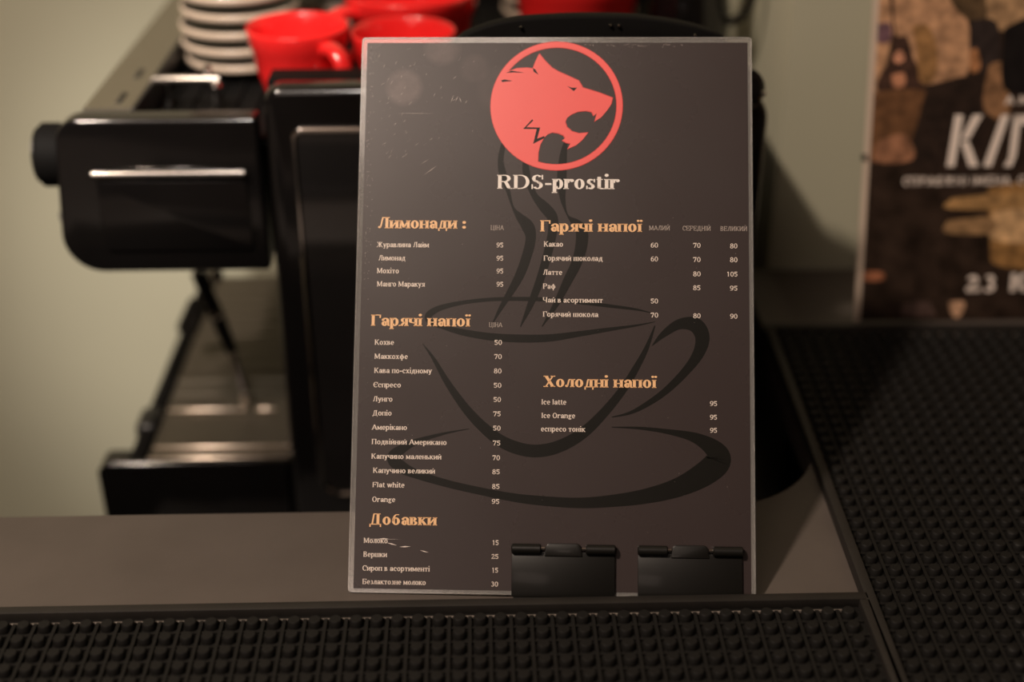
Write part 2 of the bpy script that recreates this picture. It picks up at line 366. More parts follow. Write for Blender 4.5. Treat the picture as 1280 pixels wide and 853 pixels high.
# bar counter: L-shaped top with a rounded inner corner
bar = empty('bar_counter', (0, .5, 0), 'grey laminate bar counter with a rounded inside corner, under the mats and menu', 'counter')
def rel(o, parent):   # geometry given in world metres, parent's origin elsewhere
    o.location = -Vector(parent.location); return o
pts = rpoly([(-1.3, .30), (1.1, .30), (1.1, .944), (.207, .944), (.207, .6275), (-1.3, .6290)], [0, 0, 0, 0, .070, 0], 16)
rel(sharp(link('counter_top', prism(pts, -.030, 0, 'z', .0012, 2), 'counter', bar)), bar)
rel(link('counter_body', box(-1.28, 1.08, .36, .600, -1.05, -.0305), 'counter_edge', bar), bar)
rel(link('counter_side', box(.26, 1.08, .601, .94, -1.05, -.0305), 'counter_edge', bar), bar)
o = link('back_worktop', box(-.286, .2, .66, 1.295, -.23, -.196, .002), 'worktop'); props(o, 'dark lower worktop carrying the espresso machine behind the bar', 'worktop')
o = link('base_cabinet', box(-.27, .19, .68, 1.295, -1.05, -.231), 'worktop'); props(o, 'dark cabinet under the lower worktop behind the bar', 'cabinet')

# ------------------------------------------------------------------ rubber bar mats
def nub_mesh():
    prof = [(.0036, 0), (.0034, .0037), (.0029, .0043), (0, .0044)]
    t = lathe(prof, 10); me = bpy.data.meshes.new('nub')
    for e in t.edges: e.smooth = e.calc_face_angle(0) < math.radians(42)
    t.to_mesh(me); t.free(); me.materials.append(M['rubber'])
    for p in me.polygons: p.use_smooth = True
    return me
NUB = nub_mesh()
def bar_mat(x0, x1, y0, y1, p, label, order, rot=0):
    """x0..y1 outer size, local origin at its back left corner"""
    Wd, Dp = x1-x0, y1-y0
    r = empty('bar_mat', (x0, y1, 0), label, 'bar mat', 'rubber bar mats on the counter'); r.rotation_euler.z = rot
    link('mat_base', box(.003, Wd-.003, -Dp+.003, -.003, .0002, .0022), 'rubber', r)
    # raised rim, a frame with rounded top
    b = bmesh.new()
    rw, rh = .0058, .0078
    for q in ((0, Wd, -rw, 0), (0, Wd, -Dp, -Dp+rw), (0, rw, -Dp+rw, -rw), (Wd-rw, Wd, -Dp+rw, -rw)): box(*q, .0002, rh, .0007, 2, b)
    sharp(link('rim', b, 'lit_rim_rubber', r))
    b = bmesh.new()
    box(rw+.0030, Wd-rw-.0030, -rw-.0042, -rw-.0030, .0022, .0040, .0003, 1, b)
    sharp(link('highlight_strip', b, 'ledge_highlight', r))  # thin pale strip drawn in place of a highlight line
    nx = int((Wd-2*rw-.010)/p)+1; ny = int((Dp-2*rw-.006)/p)+1
    ox = (Wd-(nx-1)*p)/2; oy = -rw-.0068
    b = bmesh.new()
    for i in range(nx-1): x = ox+(i+.5)*p; box(x-.0009, x+.0009, -Dp+rw, -rw-.0042, .0022, .0044, 0, 1, b)
    for j in range(ny-1): y = oy-(j+.5)*p; box(rw, Wd-rw, y-.0007, y+.0007, .0022, .0036, 0, 1, b)
    props(link('web', b, 'rubber', r), kind='stuff')
    pos = [(ox+i*p, oy-j*p) for j in range(ny) for i in range(nx)]
    pos.sort(key=order)
    for (x, y) in pos[:300]:
        o = bpy.data.objects.new('nub', NUB); C.objects.link(o); o.parent = r; o.location = (x, y, .0022)
    b = bmesh.new(); me0 = NUB
    tv = [v.co.copy() for v in me0.vertices]; tf = [tuple(q.vertices) for q in me0.polygons]
    for (x, y) in pos[300:]:
        vs = [b.verts.new((c.x+x, c.y+y, c.z+.0022)) for c in tv]
        for f in tf: b.faces.new([vs[i] for i in f])
    if len(pos) > 300: props(link('nub_field', b, 'rubber', r, True), kind='stuff')
    return r
P_ = .0106
# front mat: rows seen first are the back ones, from the right end leftwards; right mat: the rows nearest the camera
def ord_front(q):
    x = q[0]-.503; return (0 if (q[1] > -.075 and x > -.27) else 1, -q[1]*1.0, abs(x+.05))
def ord_right(q):
    wx, wy = .2055+q[0], .838+q[1]
    vis = wy > .470 and wx < .395*(wy*.876+.22)+.01
    return (0 if vis else 1, wy if vis else -wy, wx)
bar_mat(-.3015, .2012, .400, .5385, P_, 'long black rubber bar mat along the front edge below the menu', lambda q: (0 if q[1] > -.080 else 1, -q[1]) )
m2 = bar_mat(.2055, .5055, .380, .838, P_, 'black rubber bar mat at the right, running back to the poster', ord_right)
m2.rotation_euler.z = math.radians(-1.2)

# ------------------------------------------------------------------ laminated menu, leaning back on its holder
A_ = Vector((.99773928, -.06607057, .01228891)); B_ = Vector((.0280253, .57526342, .81748797)); N_ = A_.cross(B_).normalized()
MM = Matrix(((A_.x, B_.x, N_.x, .03496569), (A_.y, B_.y, N_.y, .54659623), (A_.z, B_.z, N_.z, .0022), (0, 0, 0, 1)))
menu = empty('menu_sheet', label='laminated dark cafe menu with wolf emblem and price lists, leaning back on its black clips', cat='menu')
menu.matrix_world = MM
u = lambda x: x*.001-.108
# print sheet inside the film
link('printed_sheet', box(-.1052, .1058, .0020, .3025, -.00045, .00025), 'menu', menu)
# clear film border, a frame around the print (rounded corners)
def ring(outer, inner, z0, z1):
    t = bmesh.new(); n = len(outer)
    L_ = [[t.verts.new((p[0], p[1], z)) for p in poly] for poly, z in ((outer, z0), (outer, z1), (inner, z1), (inner, z0))]
    for a in range(4):
        b = (a+1) % 4
        for i in range(n): t.faces.new((L_[a][i], L_[a][(i+1) % n], L_[b][(i+1) % n], L_[b][i]))
    bmesh.ops.recalc_face_normals(t, faces=t.faces[:]); return t
outer = rpoly([(-.108, 0), (.108, 0), (.108, .3055), (-.108, .3055)], .0022, 5)
inner = rpoly([(-.10525, .00195), (.10585, .00195), (.10585, .30255), (-.10525, .30255)], .0002, 5)
bor = link('film_border', ring(outer, inner, -.00045, .00015), 'clear', menu); bor['label'] = 'clear plastic film border'
o1 = rpoly([(-.1082, -.0002), (.1082, -.0002), (.1082, .3057), (-.1082, .3057)], .0022, 5)
o2 = rpoly([(-.1074, .0006), (.1074, .0006), (.1074, .3049), (-.1074, .3049)], .0018, 5)
link('film_edge', ring(o1, o2, -.0006, .0004), 'clear', menu)
# drawing of a steaming cup
def ribbon(pts):
    """tapering brush stroke; width measured along x (px) converted to stroke width"""
    sp = smooth_path(pts, 6); L_, R_ = [], []
    for i, (x, y, wd) in enumerate(sp):
        a = sp[max(i-1, 0)]; b = sp[min(i+1, len(sp)-1)]; d = Vector((b[0]-a[0], b[1]-a[1]))
        if d.length < 1e-6: continue
        d.normalize(); nx, ny = -d.y, d.x; L_.append((x+nx*wd/2, y+ny*wd/2)); R_.append((x-nx*wd/2, y-ny*wd/2))
    return [[L_[i], L_[i+1], R_[i+1], R_[i]] for i in range(len(L_)-1)]
def mm(polys): return [[(u(p[0]), p[1]*.001) for p in q] for q in polys]
TEXTS = [
 ('RDS-prostir', 76.4, 143.5, 219.6, 7.41, 'w'),
 ('Лимонади :', 11.0, 60.0, 197.2, 5.91, 'h'),
 ('Гарячі напої', 8.4, 63.0, 143.2, 5.81, 'h'),
 ('Добавки', 10.2, 46.8, 35.8, 5.62, 'h'),
 ('Гарячі напої', 100.1, 156.0, 195.9, 5.87, 'h'),
 ('Холодні напої', 103.0, 163.9, 110.7, 5.72, 'h'),
 ('ЦІНА', 73.2, 80.6, 196.6, 2.41, 't'),
 ('ЦІНА', 73.1, 80.5, 143.0, 2.37, 't'),
 ('МАЛИЙ', 159.7, 171.2, 196.9, 2.39, 't'),
 ('СЕРЕДНІЙ', 177.9, 193.3, 196.8, 2.39, 't'),
 ('ВЕЛИКИЙ', 198.3, 213.0, 196.7, 2.39, 't'),
 ('Журавлина Лайм', 10.8, 39.7, 186.7, 2.76, 'b'),
 ('Лимонад', 11.9, 26.9, 179.3, 2.76, 'b'),
 ('Мохіто', 11.2, 23.5, 172.2, 2.75, 'b'),
 ('Манго Маракуя', 11.4, 37.9, 164.9, 2.75, 'b'),
 ('Кохве', 10.9, 21.7, 132.8, 2.72, 'b'),
 ('Маккохфе', 11.0, 29.4, 125.1, 2.71, 'b'),
 ('Кава по-східному', 11.0, 42.6, 117.4, 2.7, 'b'),
 ('Єспресо', 10.7, 26.0, 109.6, 2.7, 'b'),
 ('Лунго', 10.7, 21.6, 101.9, 2.69, 'b'),
 ('Допіо', 10.7, 21.3, 94.3, 2.69, 'b'),
 ('Амерікано', 10.6, 29.8, 86.6, 2.68, 'b'),
 ('Подвійний Американо', 10.6, 51.4, 78.8, 2.67, 'b'),
 ('Капучино маленький', 10.6, 48.7, 71.0, 2.67, 'b'),
 ('Капучино великий', 11.7, 45.4, 63.4, 2.66, 'b'),
 ('Flat white', 11.6, 29.1, 55.7, 2.65, 'b'),
 ('Orange', 11.6, 24.3, 47.9, 2.65, 'b'),
 ('50', 76.2, 80.5, 133.3, 2.71, 'b'),
 ('70', 76.2, 80.5, 125.6, 2.7, 'b'),
 ('80', 76.1, 80.5, 117.8, 2.7, 'b'),
 ('50', 76.1, 80.5, 110.0, 2.69, 'b'),
 ('50', 76.1, 80.4, 102.3, 2.68, 'b'),
 ('75', 76.1, 80.4, 94.6, 2.68, 'b'),
 ('50', 76.1, 80.4, 86.9, 2.67, 'b'),
 ('75', 76.1, 80.4, 78.9, 2.66, 'b'),
 ('70', 76.0, 80.3, 71.0, 2.66, 'b'),
 ('85', 76.0, 80.3, 63.5, 2.65, 'b'),
 ('85', 76.0, 80.3, 55.7, 2.64, 'b'),
 ('95', 76.0, 80.3, 47.7, 2.64, 'b'),
 ('95', 76.6, 80.5, 186.9, 2.75, 'b'),
 ('95', 76.7, 80.6, 179.6, 2.75, 'b'),
 ('95', 76.8, 80.7, 172.5, 2.74, 'b'),
 ('95', 76.9, 80.8, 165.2, 2.74, 'b'),
 ('Молоко', 7.6, 20.7, 26.0, 2.63, 'b'),
 ('Вершки', 7.6, 20.5, 18.7, 2.62, 'b'),
 ('Сироп в асортименті', 7.3, 43.6, 11.4, 2.62, 'b'),
 ('Безлактозне молоко', 7.5, 41.6, 4.3, 2.61, 'b'),
 ('15', 76.6, 80.2, 25.9, 2.62, 'b'),
 ('25', 76.2, 80.2, 18.6, 2.61, 'b'),
 ('15', 76.6, 80.1, 11.4, 2.61, 'b'),
 ('30', 76.2, 80.2, 4.1, 2.6, 'b'),
 ('Какао', 102.4, 113.1, 187.5, 2.75, 'b'),
 ('Горячий шоколад', 102.3, 134.7, 179.7, 2.74, 'b'),
 ('Латте', 102.1, 112.8, 171.9, 2.74, 'b'),
 ('Раф', 102.2, 109.2, 164.2, 2.73, 'b'),
 ('Чай в асортимент', 102.1, 134.9, 156.7, 2.72, 'b'),
 ('Горячий шокола', 102.2, 132.5, 148.9, 2.72, 'b'),
 ('60', 160.6, 164.8, 187.3, 2.74, 'b'),
 ('60', 160.6, 164.8, 179.7, 2.73, 'b'),
 ('50', 160.6, 164.8, 156.6, 2.71, 'b'),
 ('70', 160.6, 164.9, 148.9, 2.71, 'b'),
 ('70', 183.6, 187.8, 187.3, 2.74, 'b'),
 ('70', 183.5, 187.8, 179.5, 2.73, 'b'),
 ('80', 183.5, 187.8, 171.6, 2.72, 'b'),
 ('85', 183.5, 187.7, 164.0, 2.72, 'b'),
 ('80', 183.5, 187.7, 148.7, 2.7, 'b'),
 ('80', 203.5, 207.7, 187.1, 2.73, 'b'),
 ('80', 203.4, 207.7, 179.5, 2.73, 'b'),
 ('95', 203.3, 207.6, 163.9, 2.71, 'b'),
 ('90', 203.3, 207.5, 148.6, 2.7, 'b'),
 ('105', 201.7, 207.7, 171.6, 2.72, 'b'),
 ('Ice latte', 102.0, 115.6, 101.2, 2.68, 'b'),
 ('Ice Orange', 102.1, 120.4, 93.9, 2.67, 'b'),
 ('еспресо тонік', 101.9, 125.8, 86.7, 2.67, 'b'),
 ('95', 192.3, 196.4, 101.3, 2.66, 'b'),
 ('95', 192.3, 196.3, 94.0, 2.66, 'b'),
 ('95', 192.3, 196.3, 87.0, 2.65, 'b'),
]
DRAWING = [
 [(160.7, 151.6, 0.31), (152.1, 153.4, 1.24), (136.6, 155.3, 1.87), (121.0, 157.1, 2.03), (105.4, 158.3, 2.19), (89.7, 158.6, 2.19), (74.0, 158.2, 2.04), (58.4, 156.3, 2.2), (45.9, 153.1, 3.14), (40.1, 149.1, 3.77), (41.3, 145.6, 3.14), (47.6, 143.1, 2.51), (58.7, 140.1, 3.45), (74.3, 137.7, 4.06), (90.0, 136.9, 4.37), (105.6, 137.3, 4.05), (121.1, 139.5, 3.11), (136.6, 142.0, 2.17), (152.2, 144.4, 1.09), (163.0, 146.6, 0.31)],
 [(37.3, 133.6, 0.31), (43.3, 125.5, 1.88), (51.3, 112.3, 3.43), (60.9, 99.1, 4.67), (70.4, 89.1, 5.59), (81.4, 80.8, 6.5), (93.8, 76.6, 6.8), (104.6, 76.7, 6.79), (115.4, 80.4, 6.48), (126.1, 87.4, 5.86), (136.9, 98.4, 4.94), (146.1, 110.1, 4.32), (152.2, 120.2, 3.71), (158.4, 132.0, 2.48), (163.0, 144.5, 0.62)],
 [(161.5, 133.6, 0.31), (167.7, 139.9, 3.4), (176.2, 145.4, 5.57), (184.7, 145.0, 8.04), (188.5, 138.5, 7.72), (186.5, 129.9, 6.17), (180.0, 120.5, 4.62), (169.2, 109.5, 3.7), (158.4, 101.7, 2.77), (149.2, 97.0, 1.54), (140.0, 94.8, 0.46)],
 [(63.4, 87.7, 0.31), (50.3, 85.1, 1.24), (36.3, 81.0, 2.8), (27.1, 76.3, 4.98), (22.8, 71.6, 7.16), (27.3, 66.6, 6.53), (36.7, 62.5, 4.65), (52.3, 58.1, 4.02), (67.8, 54.8, 4.01), (83.3, 51.9, 4.31), (98.7, 50.0, 4.92), (121.8, 48.8, 5.52), (140.2, 50.1, 6.43), (158.5, 52.9, 7.94), (175.3, 57.7, 10.07), (189.1, 64.9, 12.81), (196.7, 72.1, 13.42), (194.5, 78.2, 10.08), (184.5, 84.2, 5.51), (170.7, 87.2, 2.76), (155.4, 89.0, 1.54), (140.0, 89.4, 0.46)],
 [(80.0, 246.2, 2.24), (78.3, 236.2, 2.8), (79.6, 227.7, 3.49), (82.8, 217.7, 1.95), (85.4, 209.2, 1.11), (88.9, 204.3, 3.61), (93.6, 198.7, 6.11), (95.3, 192.3, 4.99), (93.3, 182.5, 4.71), (89.3, 171.2, 4.43), (83.2, 160.0, 3.04), (79.2, 153.0, 1.93), (75.2, 145.3, 0.41)],
 [(89.9, 239.1, 1.12), (91.8, 235.5, 2.51), (92.4, 229.1, 3.49), (94.6, 221.3, 2.79), (97.8, 214.9, 3.34), (102.8, 209.3, 5.28), (107.0, 203.7, 5.27), (107.1, 195.2, 4.43), (104.0, 181.1, 4.15), (100.4, 168.5, 3.87), (95.7, 155.9, 3.03), (90.3, 143.4, 0.41)],
 [(114.9, 249.2, 0.84), (113.2, 242.0, 2.79), (112.3, 233.4, 4.18), (112.0, 223.5, 4.45), (112.7, 213.6, 2.5), (115.3, 205.1, 0.83), (119.5, 200.9, 4.15), (123.0, 196.7, 5.81), (123.0, 188.3, 5.8), (120.3, 178.4, 4.97), (115.6, 168.6, 4.41), (109.5, 156.0, 2.75), (102.0, 143.5, 0.41)],
]
WOLF = [(82.52, 286.25), (86.33, 287.72), (91.8, 288.05), (95.42, 287.6), (96.69, 291.32), (98.83, 296.06), (102.15, 291.88), (106.02, 287.94), (109.86, 285.69), (115.34, 283.22), (120.81, 280.63), (122.13, 278.39), (123.02, 276.71), (127.38, 275.37), (132.83, 273.58), (139.58, 270.9), (138.83, 267.21), (136.68, 263.86), (133.44, 259.95), (129.88, 257.72), (130.73, 260.84), (131.15, 262.4), (129.42, 260.84), (128.32, 263.07), (125.28, 263.73), (120.94, 263.28), (117.14, 261.6), (114.44, 259.37), (113.59, 257.13), (114.48, 254.35), (117.22, 251.91), (121.02, 250.8), (126.23, 251.26), (123.22, 247.14), (119.99, 244.35), (115.13, 242.12), (116.73, 245.23), (114.56, 245.67), (112.16, 247.0), (113.77, 248.23), (112.78, 249.89), (110.17, 251.0), (106.9, 251.55), (104.2, 250.43), (102.05, 248.2), (99.91, 244.31), (98.87, 239.86), (98.71, 234.87)]
EYE = [(114.62, 277.71), (117.03, 276.71), (119.97, 276.71), (118.24, 274.8)]
EARNOTCH = [(95.41, 287.94), (96.73, 287.27), (98.63, 284.11), (95.87, 285.91)]
FURA = [(80.67, 285.12), (83.61, 286.48), (90.74, 285.24), (84.72, 285.46)]
FURB = [(77.99, 280.96), (79.84, 281.41), (84.23, 280.62), (78.44, 279.95)]
ZIG = [(95.41, 258.78), (95.96, 258.11), (92.3, 254.31), (99.81, 254.1), (98.25, 247.86), (102.14, 249.32), (102.37, 248.2), (96.1, 244.96), (97.97, 253.32), (90.46, 253.3)]
RING = [(108.73, 266.51), (145.02, 266.55), (141.98, 266.55), (108.39, 303.17), (109.05, 230.25)]
POSTER = [
 ((0.494, 0.276, 0.151), [(-1.3, 238.6), (-1.9, 166.6), (9.5, 166.5), (13.3, 195.1), (15.8, 208.8), (22.3, 195.1), (36.3, 172.9), (53.3, 173.9), (69.0, 177.1), (69.3, 208.4), (51.2, 238.2)]),
 ((0.384, 0.235, 0.122), [(73.6, 238.1), (121.3, 237.8), (123.9, 210.7), (78.7, 211.1)]),
 ((0.101, 0.062, 0.03), [(47.3, 238.3), (75.3, 238.1), (80.1, 207.8), (70.6, 213.3), (58.6, 223.1)]),
 ((0.058, 0.028, 0.019), [(9.9, 238.5), (12.7, 238.5), (17.0, 207.1), (25.0, 204.9), (30.5, 190.6), (37.1, 178.5), (40.2, 159.0), (34.6, 157.3), (7.2, 166.5), (9.1, 181.4), (15.3, 189.6), (15.5, 203.3)]),
 ((0.164, 0.087, 0.106), [(2.5, 213.8), (12.6, 213.7), (13.4, 201.7), (2.7, 201.8)]),
 ((0.311, 0.164, 0.062), [(28.0, 211.4), (39.1, 212.4), (47.2, 194.9), (46.4, 175.1), (36.3, 174.0), (32.5, 195.0)]),
 ((0.151, 0.07, 0.03), [(1.5, 166.5), (25.3, 168.6), (42.5, 166.2), (37.9, 150.6), (34.7, 130.9), (4.5, 118.0)]),
 ((0.023, 0.013, 0.009), [(42.2, 170.6), (82.9, 174.8), (85.7, 113.3), (34.8, 113.8), (37.9, 150.6)]),
 ((0.311, 0.145, 0.078), [(9.9, 132.8), (28.6, 136.6), (35.6, 118.9), (8.0, 117.4)]),
 ((0.028, 0.019, 0.017), [(68.8, 215.5), (87.5, 214.3), (92.1, 186.3), (84.8, 179.2), (71.9, 183.7)]),
 ((0.41, 0.184, 0.078), [(70.4, 194.7), (75.5, 195.8), (78.8, 182.5), (72.2, 180.4)]),
 ((0.276, 0.145, 0.07), [(84.3, 184.7), (95.7, 184.6), (102.4, 147.2), (83.4, 154.7)]),
 ((0.007, 0.005, 0.005), [(93.5, 209.9), (112.1, 216.3), (125.5, 194.3), (125.4, 165.5), (100.8, 165.7), (94.0, 178.0)]),
 ((0.619, 0.289, 0.173), [(17.3, 194.0), (22.3, 195.1), (24.4, 189.6), (20.6, 186.3), (16.5, 189.1)]),
 ((0.465, 0.208, 0.114), [(16.1, 178.6), (24.5, 179.7), (25.7, 170.8), (17.7, 170.3)]),
 ((0.311, 0.164, 0.055), [(91.7, 97.7), (134.6, 99.5), (140.1, 42.6), (102.4, 41.2), (96.2, 57.9)]),
 ((0.639, 0.399, 0.198), [(96.1, 80.2), (136.2, 83.3), (138.5, 59.2), (97.2, 60.2)]),
 ((0.384, 0.22, 0.087), [(65.5, 90.4), (92.1, 93.0), (135.2, 93.7), (136.2, 83.3), (64.9, 82.8)]),
 ((0.311, 0.184, 0.087), [(63.3, 74.1), (95.8, 76.7), (96.8, 64.9), (63.3, 65.3)]),
 ((0.311, 0.117, 0.058), [(4.2, 37.6), (18.3, 36.8), (19.3, 30.8), (3.4, 31.0)]),
 ((0.101, 0.062, 0.051), [(35.9, 13.2), (53.6, 14.2), (57.6, 8.1), (59.2, 3.3), (35.3, 3.6)]),
 ((0.523, 0.311, 0.19), [(69.6, 14.0), (80.4, 13.9), (80.3, 6.6), (76.0, 1.8), (70.8, 6.8)]),
]

DZ = .00032
names = ['cup_rim_drawing', 'cup_bowl_drawing', 'cup_handle_drawing', 'saucer_drawing', 'steam_drawing', 'steam_drawing', 'steam_drawing']
for i, (nm, st_) in enumerate(zip(names, DRAWING)):
    link(nm, flat(mm(ribbon([(x, y, max(wd*(1.12 if 'steam' in nm else 1.0), .3)) for x, y, wd in st_])), DZ+i*.00001), 'drawing', menu)
# wolf emblem: ring, head with neck filling the ring's left side, eye, mouth lines
cx, cy, ro, ri = 108.73, 266.55, 36.3, 33.3
seg = 72
ringp = []
for k in range(seg):
    a, b = 2*PI*k/seg, 2*PI*(k+1)/seg
    ringp.append([(cx+ro*math.cos(a), cy+ro*math.sin(a)), (cx+ro*math.cos(b), cy+ro*math.sin(b)), (cx+ri*math.cos(b), cy+ri*math.sin(b)), (cx+ri*math.cos(a), cy+ri*math.sin(a))])
link('emblem_ring', flat(mm(ringp), .00048), 'wolf', menu)
edge = []
for k in range(seg):
    a, b = 2*PI*k/seg, 2*PI*(k+1)/seg
    for r0, r1 in ((ro+.35, ro-.35), (ri+.3, ri-.35)):
        edge.append([(cx+r0*math.cos(a), cy+r0*math.sin(a)), (cx+r0*math.cos(b), cy+r0*math.sin(b)), (cx+r1*math.cos(b), cy+r1*math.sin(b)), (cx+r1*math.cos(a), cy+r1*math.sin(a))])
a0 = math.atan2(WOLF[-1][1]-cy, WOLF[-1][0]-cx); a1 = math.atan2(WOLF[0][1]-cy, WOLF[0][0]-cx)-2*PI
if a1 < a0-2*PI: a1 += 2*PI
body = list(WOLF)+[(cx+(ri+.6)*math.cos(a0+(a1-a0)*k/24), cy+(ri+.6)*math.sin(a0+(a1-a0)*k/24)) for k in range(25)]
link('emblem_outline', flat(mm(edge+[q for p, q2 in zip(body, body[1:]+body[:1]) for q in [[(p[0]-.35, p[1]-.35), (q2[0]-.35, q2[1]-.35), (q2[0]+.35, q2[1]+.35), (p[0]+.35, p[1]+.35)]]]), .00042), 'wolf_edge', menu)
link('wolf_head', flat(mm([body]), .00052), 'wolf', menu)
for nm_, q_ in (('wolf_eye', EYE), ('ear_notch', EARNOTCH), ('fur_notch', FURA), ('fur_notch', FURB), ('cheek_line', ZIG)): link(nm_, flat(mm([q_]), .00056), 'drawing', menu)
# lettering
style = {'w': (135, 44, 'letter_w', 18), 'h': (138, 55, 'letter_h', 26), 'b': (108, 60, 'letter_b', 36), 't': (74, 48, 'letter_t', 46)}
for s, x0, x1, y, ch, st_ in TEXTS:
    W_, T_, m_, g_ = style[st_]
    if s.isdigit(): W_, T_ = 84, 56
    pol = text_polys(s, x0, x1, y, ch*1.06, W_, T_, True, g_)
    nm = {'w': 'name_lettering', 'h': 'heading', 'b': 'price' if s.isdigit() else 'menu_line', 't': 'column_heading'}[st_]
    o = link(nm, flat(mm(pol), .00050), m_, menu)
    if st_ == 'h': link('letter_outline', flat(mm(fatten(pol, .28)), -.00006), 'letter_o', o)
# scratches in the film, upper left and lower left
sc = []
def scr(x, y, l, a, wd=.12): 
    dx, dy = math.cos(a)*l, math.sin(a)*l; sc.append([(x, y), (x+dx*.5+dy*wd/l/2, y+dy*.5-dx*wd/l/2), (x+dx, y+dy), (x+dx*.5-dy*wd/l/2, y+dy*.5+dx*wd/l/2)])
for _ in range(80): scr(random.gauss(16, 11) if random.random() < .6 else random.uniform(5, 75), random.uniform(235, 300), random.uniform(.4, 3.2), random.gauss(.9, .3), random.uniform(.05, .13))
for _ in range(90): scr(4.2+abs(random.gauss(0, 1.6)), random.uniform(150, 300), random.uniform(.25, .9), random.uniform(0, 3), .13)
for _ in range(60): scr(random.uniform(5, 212), random.uniform(20, 301), random.uniform(.2, .7), random.uniform(0, 3), .09)
for _ in range(30): scr(random.gauss(150, 14), 301.5-abs(random.gauss(0, .8)), random.uniform(.4, 2.2), random.gauss(0, .3), .12)
scr(20, 262, 21, .0, .12); scr(50, 268, 5, 1.2, .2); scr(52.5, 268.5, 4, 1.1, .2); scr(56, 268, 3.5, 1.9, .2); scr(58, 267.5, 3, 1.0, .15); scr(36, 227, 9, .66, .22); scr(34, 233, 6, .6, .15)
scr(6, 28.2, 22, .0, .2); scr(16, 28.4, 5, 0, .7); scr(20, 26.4, 6, -.25, .6); scr(27, 24.2, 6, .05, .7); scr(38, 22.6, 5, -.25, .5)
sc = [[(min(max(px, 3.2), 213.4), min(max(py, 2.4), 301.8)) for px, py in q] for q in sc]
props(link('film_scratches', flat(mm(sc), .00060), 'scratch', menu), kind='stuff')

# holder: back plate, foot and two hinged clips that grip the bottom edge
hold = empty('menu_holder', label='black plastic menu holder whose two hinged clips grip the bottom edge of the menu', cat='menu holder')
hold.matrix_world = MM
link('back_plate', box(-.030, .104, .004, .20, -.0075, -.0012, .001), 'clip', hold)
HM = MM.inverted()
def hold_world(name, bm, m):
    o = link(name, bm, m, hold); o.matrix_parent_inverse = Matrix(); o.matrix_local = HM; return o
sharp(hold_world('foot', prism([(.585, .0006), (.620, .0006), (.672, .120), (.640, .115)], .03, .10, 'x', .001, 2), 'clip'))
def curl(x0, x1, y, z, r, m='clip'):
    t = tube([(x0, y, z), (x0+.0006, y, z), (x1-.0006, y, z), (x1, y, z)], [r*.75, r, r, r*.75], 14); return t
for i, (x0, x1) in enumerate(((u(87.2), u(142.0)), (u(154.0), u(209.0)))):
    w_ = x1-x0
    c = link('clip', box(x0, x1, -.0010, .0228, .0009, .0021, .0004, 2), 'clip', hold); sharp(c)
    link('clip_underside', box(x0+.001, x1-.001, -.0016, -.0008, -.0062, .0016), 'clip', c)
    e = .0045
    for a, b in ((x0-.0002, x0+w_*.285), (x1-w_*.285, x1+.0002)):
        sharp(link('hinge_roll', curl(a, b, .0243, .0032, .0027), 'clip', c))
    t = prism(rpoly([(x0+w_*.315, .0205), (x1-w_*.315, .0205), (x1-w_*.335, .0273), (x0+w_*.335, .0273)], [.0005, .0005, .0025, .0025], 5), .0009, .0030, 'z', .0005, 2)
    sharp(link('hinge_tab', t, 'clip', c))
    for a in (x0+w_*.302, x1-w_*.302): link('hinge_pin', tube([(a-.001, .0246, .0026), (a+.001, .0246, .0026)], .0010, 8), 'chrome', c)

# ------------------------------------------------------------------ espresso machine (its right side faces the camera)
em = empty('espresso_machine', (0, .82, -.196), 'large black espresso machine with chrome trim and drip tray, behind the menu', 'coffee machine')
def part(name, bm, m, sm=True, parent=None, deg=35):
    o = link(name, bm, m, em if parent is None else parent)
    if parent is None: o.location = -Vector(em.location)
    return sharp(o, deg) if sm else o
ZB = -.196
# body with raised side panel
pts = rpoly([(-.1455, ZB+.012), (.190, ZB+.012), (.190, .1800), (.165, .1930), (-.1385, .1930)], [.012, .012, .022, .02, .012], 6)
part('side_panel', prism(pts, .820, .842, 'y', .0065, 5), 'black')
part('body', prism(rpoly([(-.139, ZB+.01), (.186, ZB+.01), (.186, .1455), (-.139, .1455)], .004, 3), .842, 1.20, 'y', .002, 2), 'black_matte')
part('far_side_panel', prism(pts, 1.200, 1.222, 'y', .0045, 4), 'black')
for x in (-.12, .165):
    for y in (.86, 1.17): part('foot', lathe([(0, ZB+.0005), (.014, ZB+.0005), (.014, ZB+.011), (0, ZB+.011)], 20), 'black_matte').location += Vector((x, y, 0))
# chrome framed glossy panel on the side
fo = rpoly([(-.1222, .1672), (.150, .1672), (.140, -.1235), (-.1222, -.1235)], [.008, .008, .016, .016], 7)
fi = rpoly([(-.1186, .1630), (.1464, .1630), (.1366, -.1205), (-.1186, -.1205)], [.005, .005, .013, .013], 7)
def ring_y(outer, inner, y0, y1):
    t = bmesh.new(); n = len(outer)
    L_ = [[t.verts.new((p[0], y, p[1])) for p in poly] for poly, y in ((outer, y1), (outer, y0+.0012), ([((a[0]*.7+b[0]*.3), (a[1]*.7+b[1]*.3)) for a, b in zip(outer, inner)], y0), ([((a[0]*.3+b[0]*.7), (a[1]*.3+b[1]*.7)) for a, b in zip(outer, inner)], y0), (inner, y0+.0012), (inner, y1))]
    for a in range(6):
        b = (a+1) % 6
        for i in range(n): t.faces.new((L_[a][i], L_[a][(i+1) % n], L_[b][(i+1) % n], L_[b][i]))
    bmesh.ops.recalc_face_normals(t, faces=t.faces[:]); return t
part('panel_frame', ring_y(fo, fi, .8155, .8202), 'chrome')
part('inset_panel', prism(fi, .8176, .8203, 'y'), 'glass_panel')
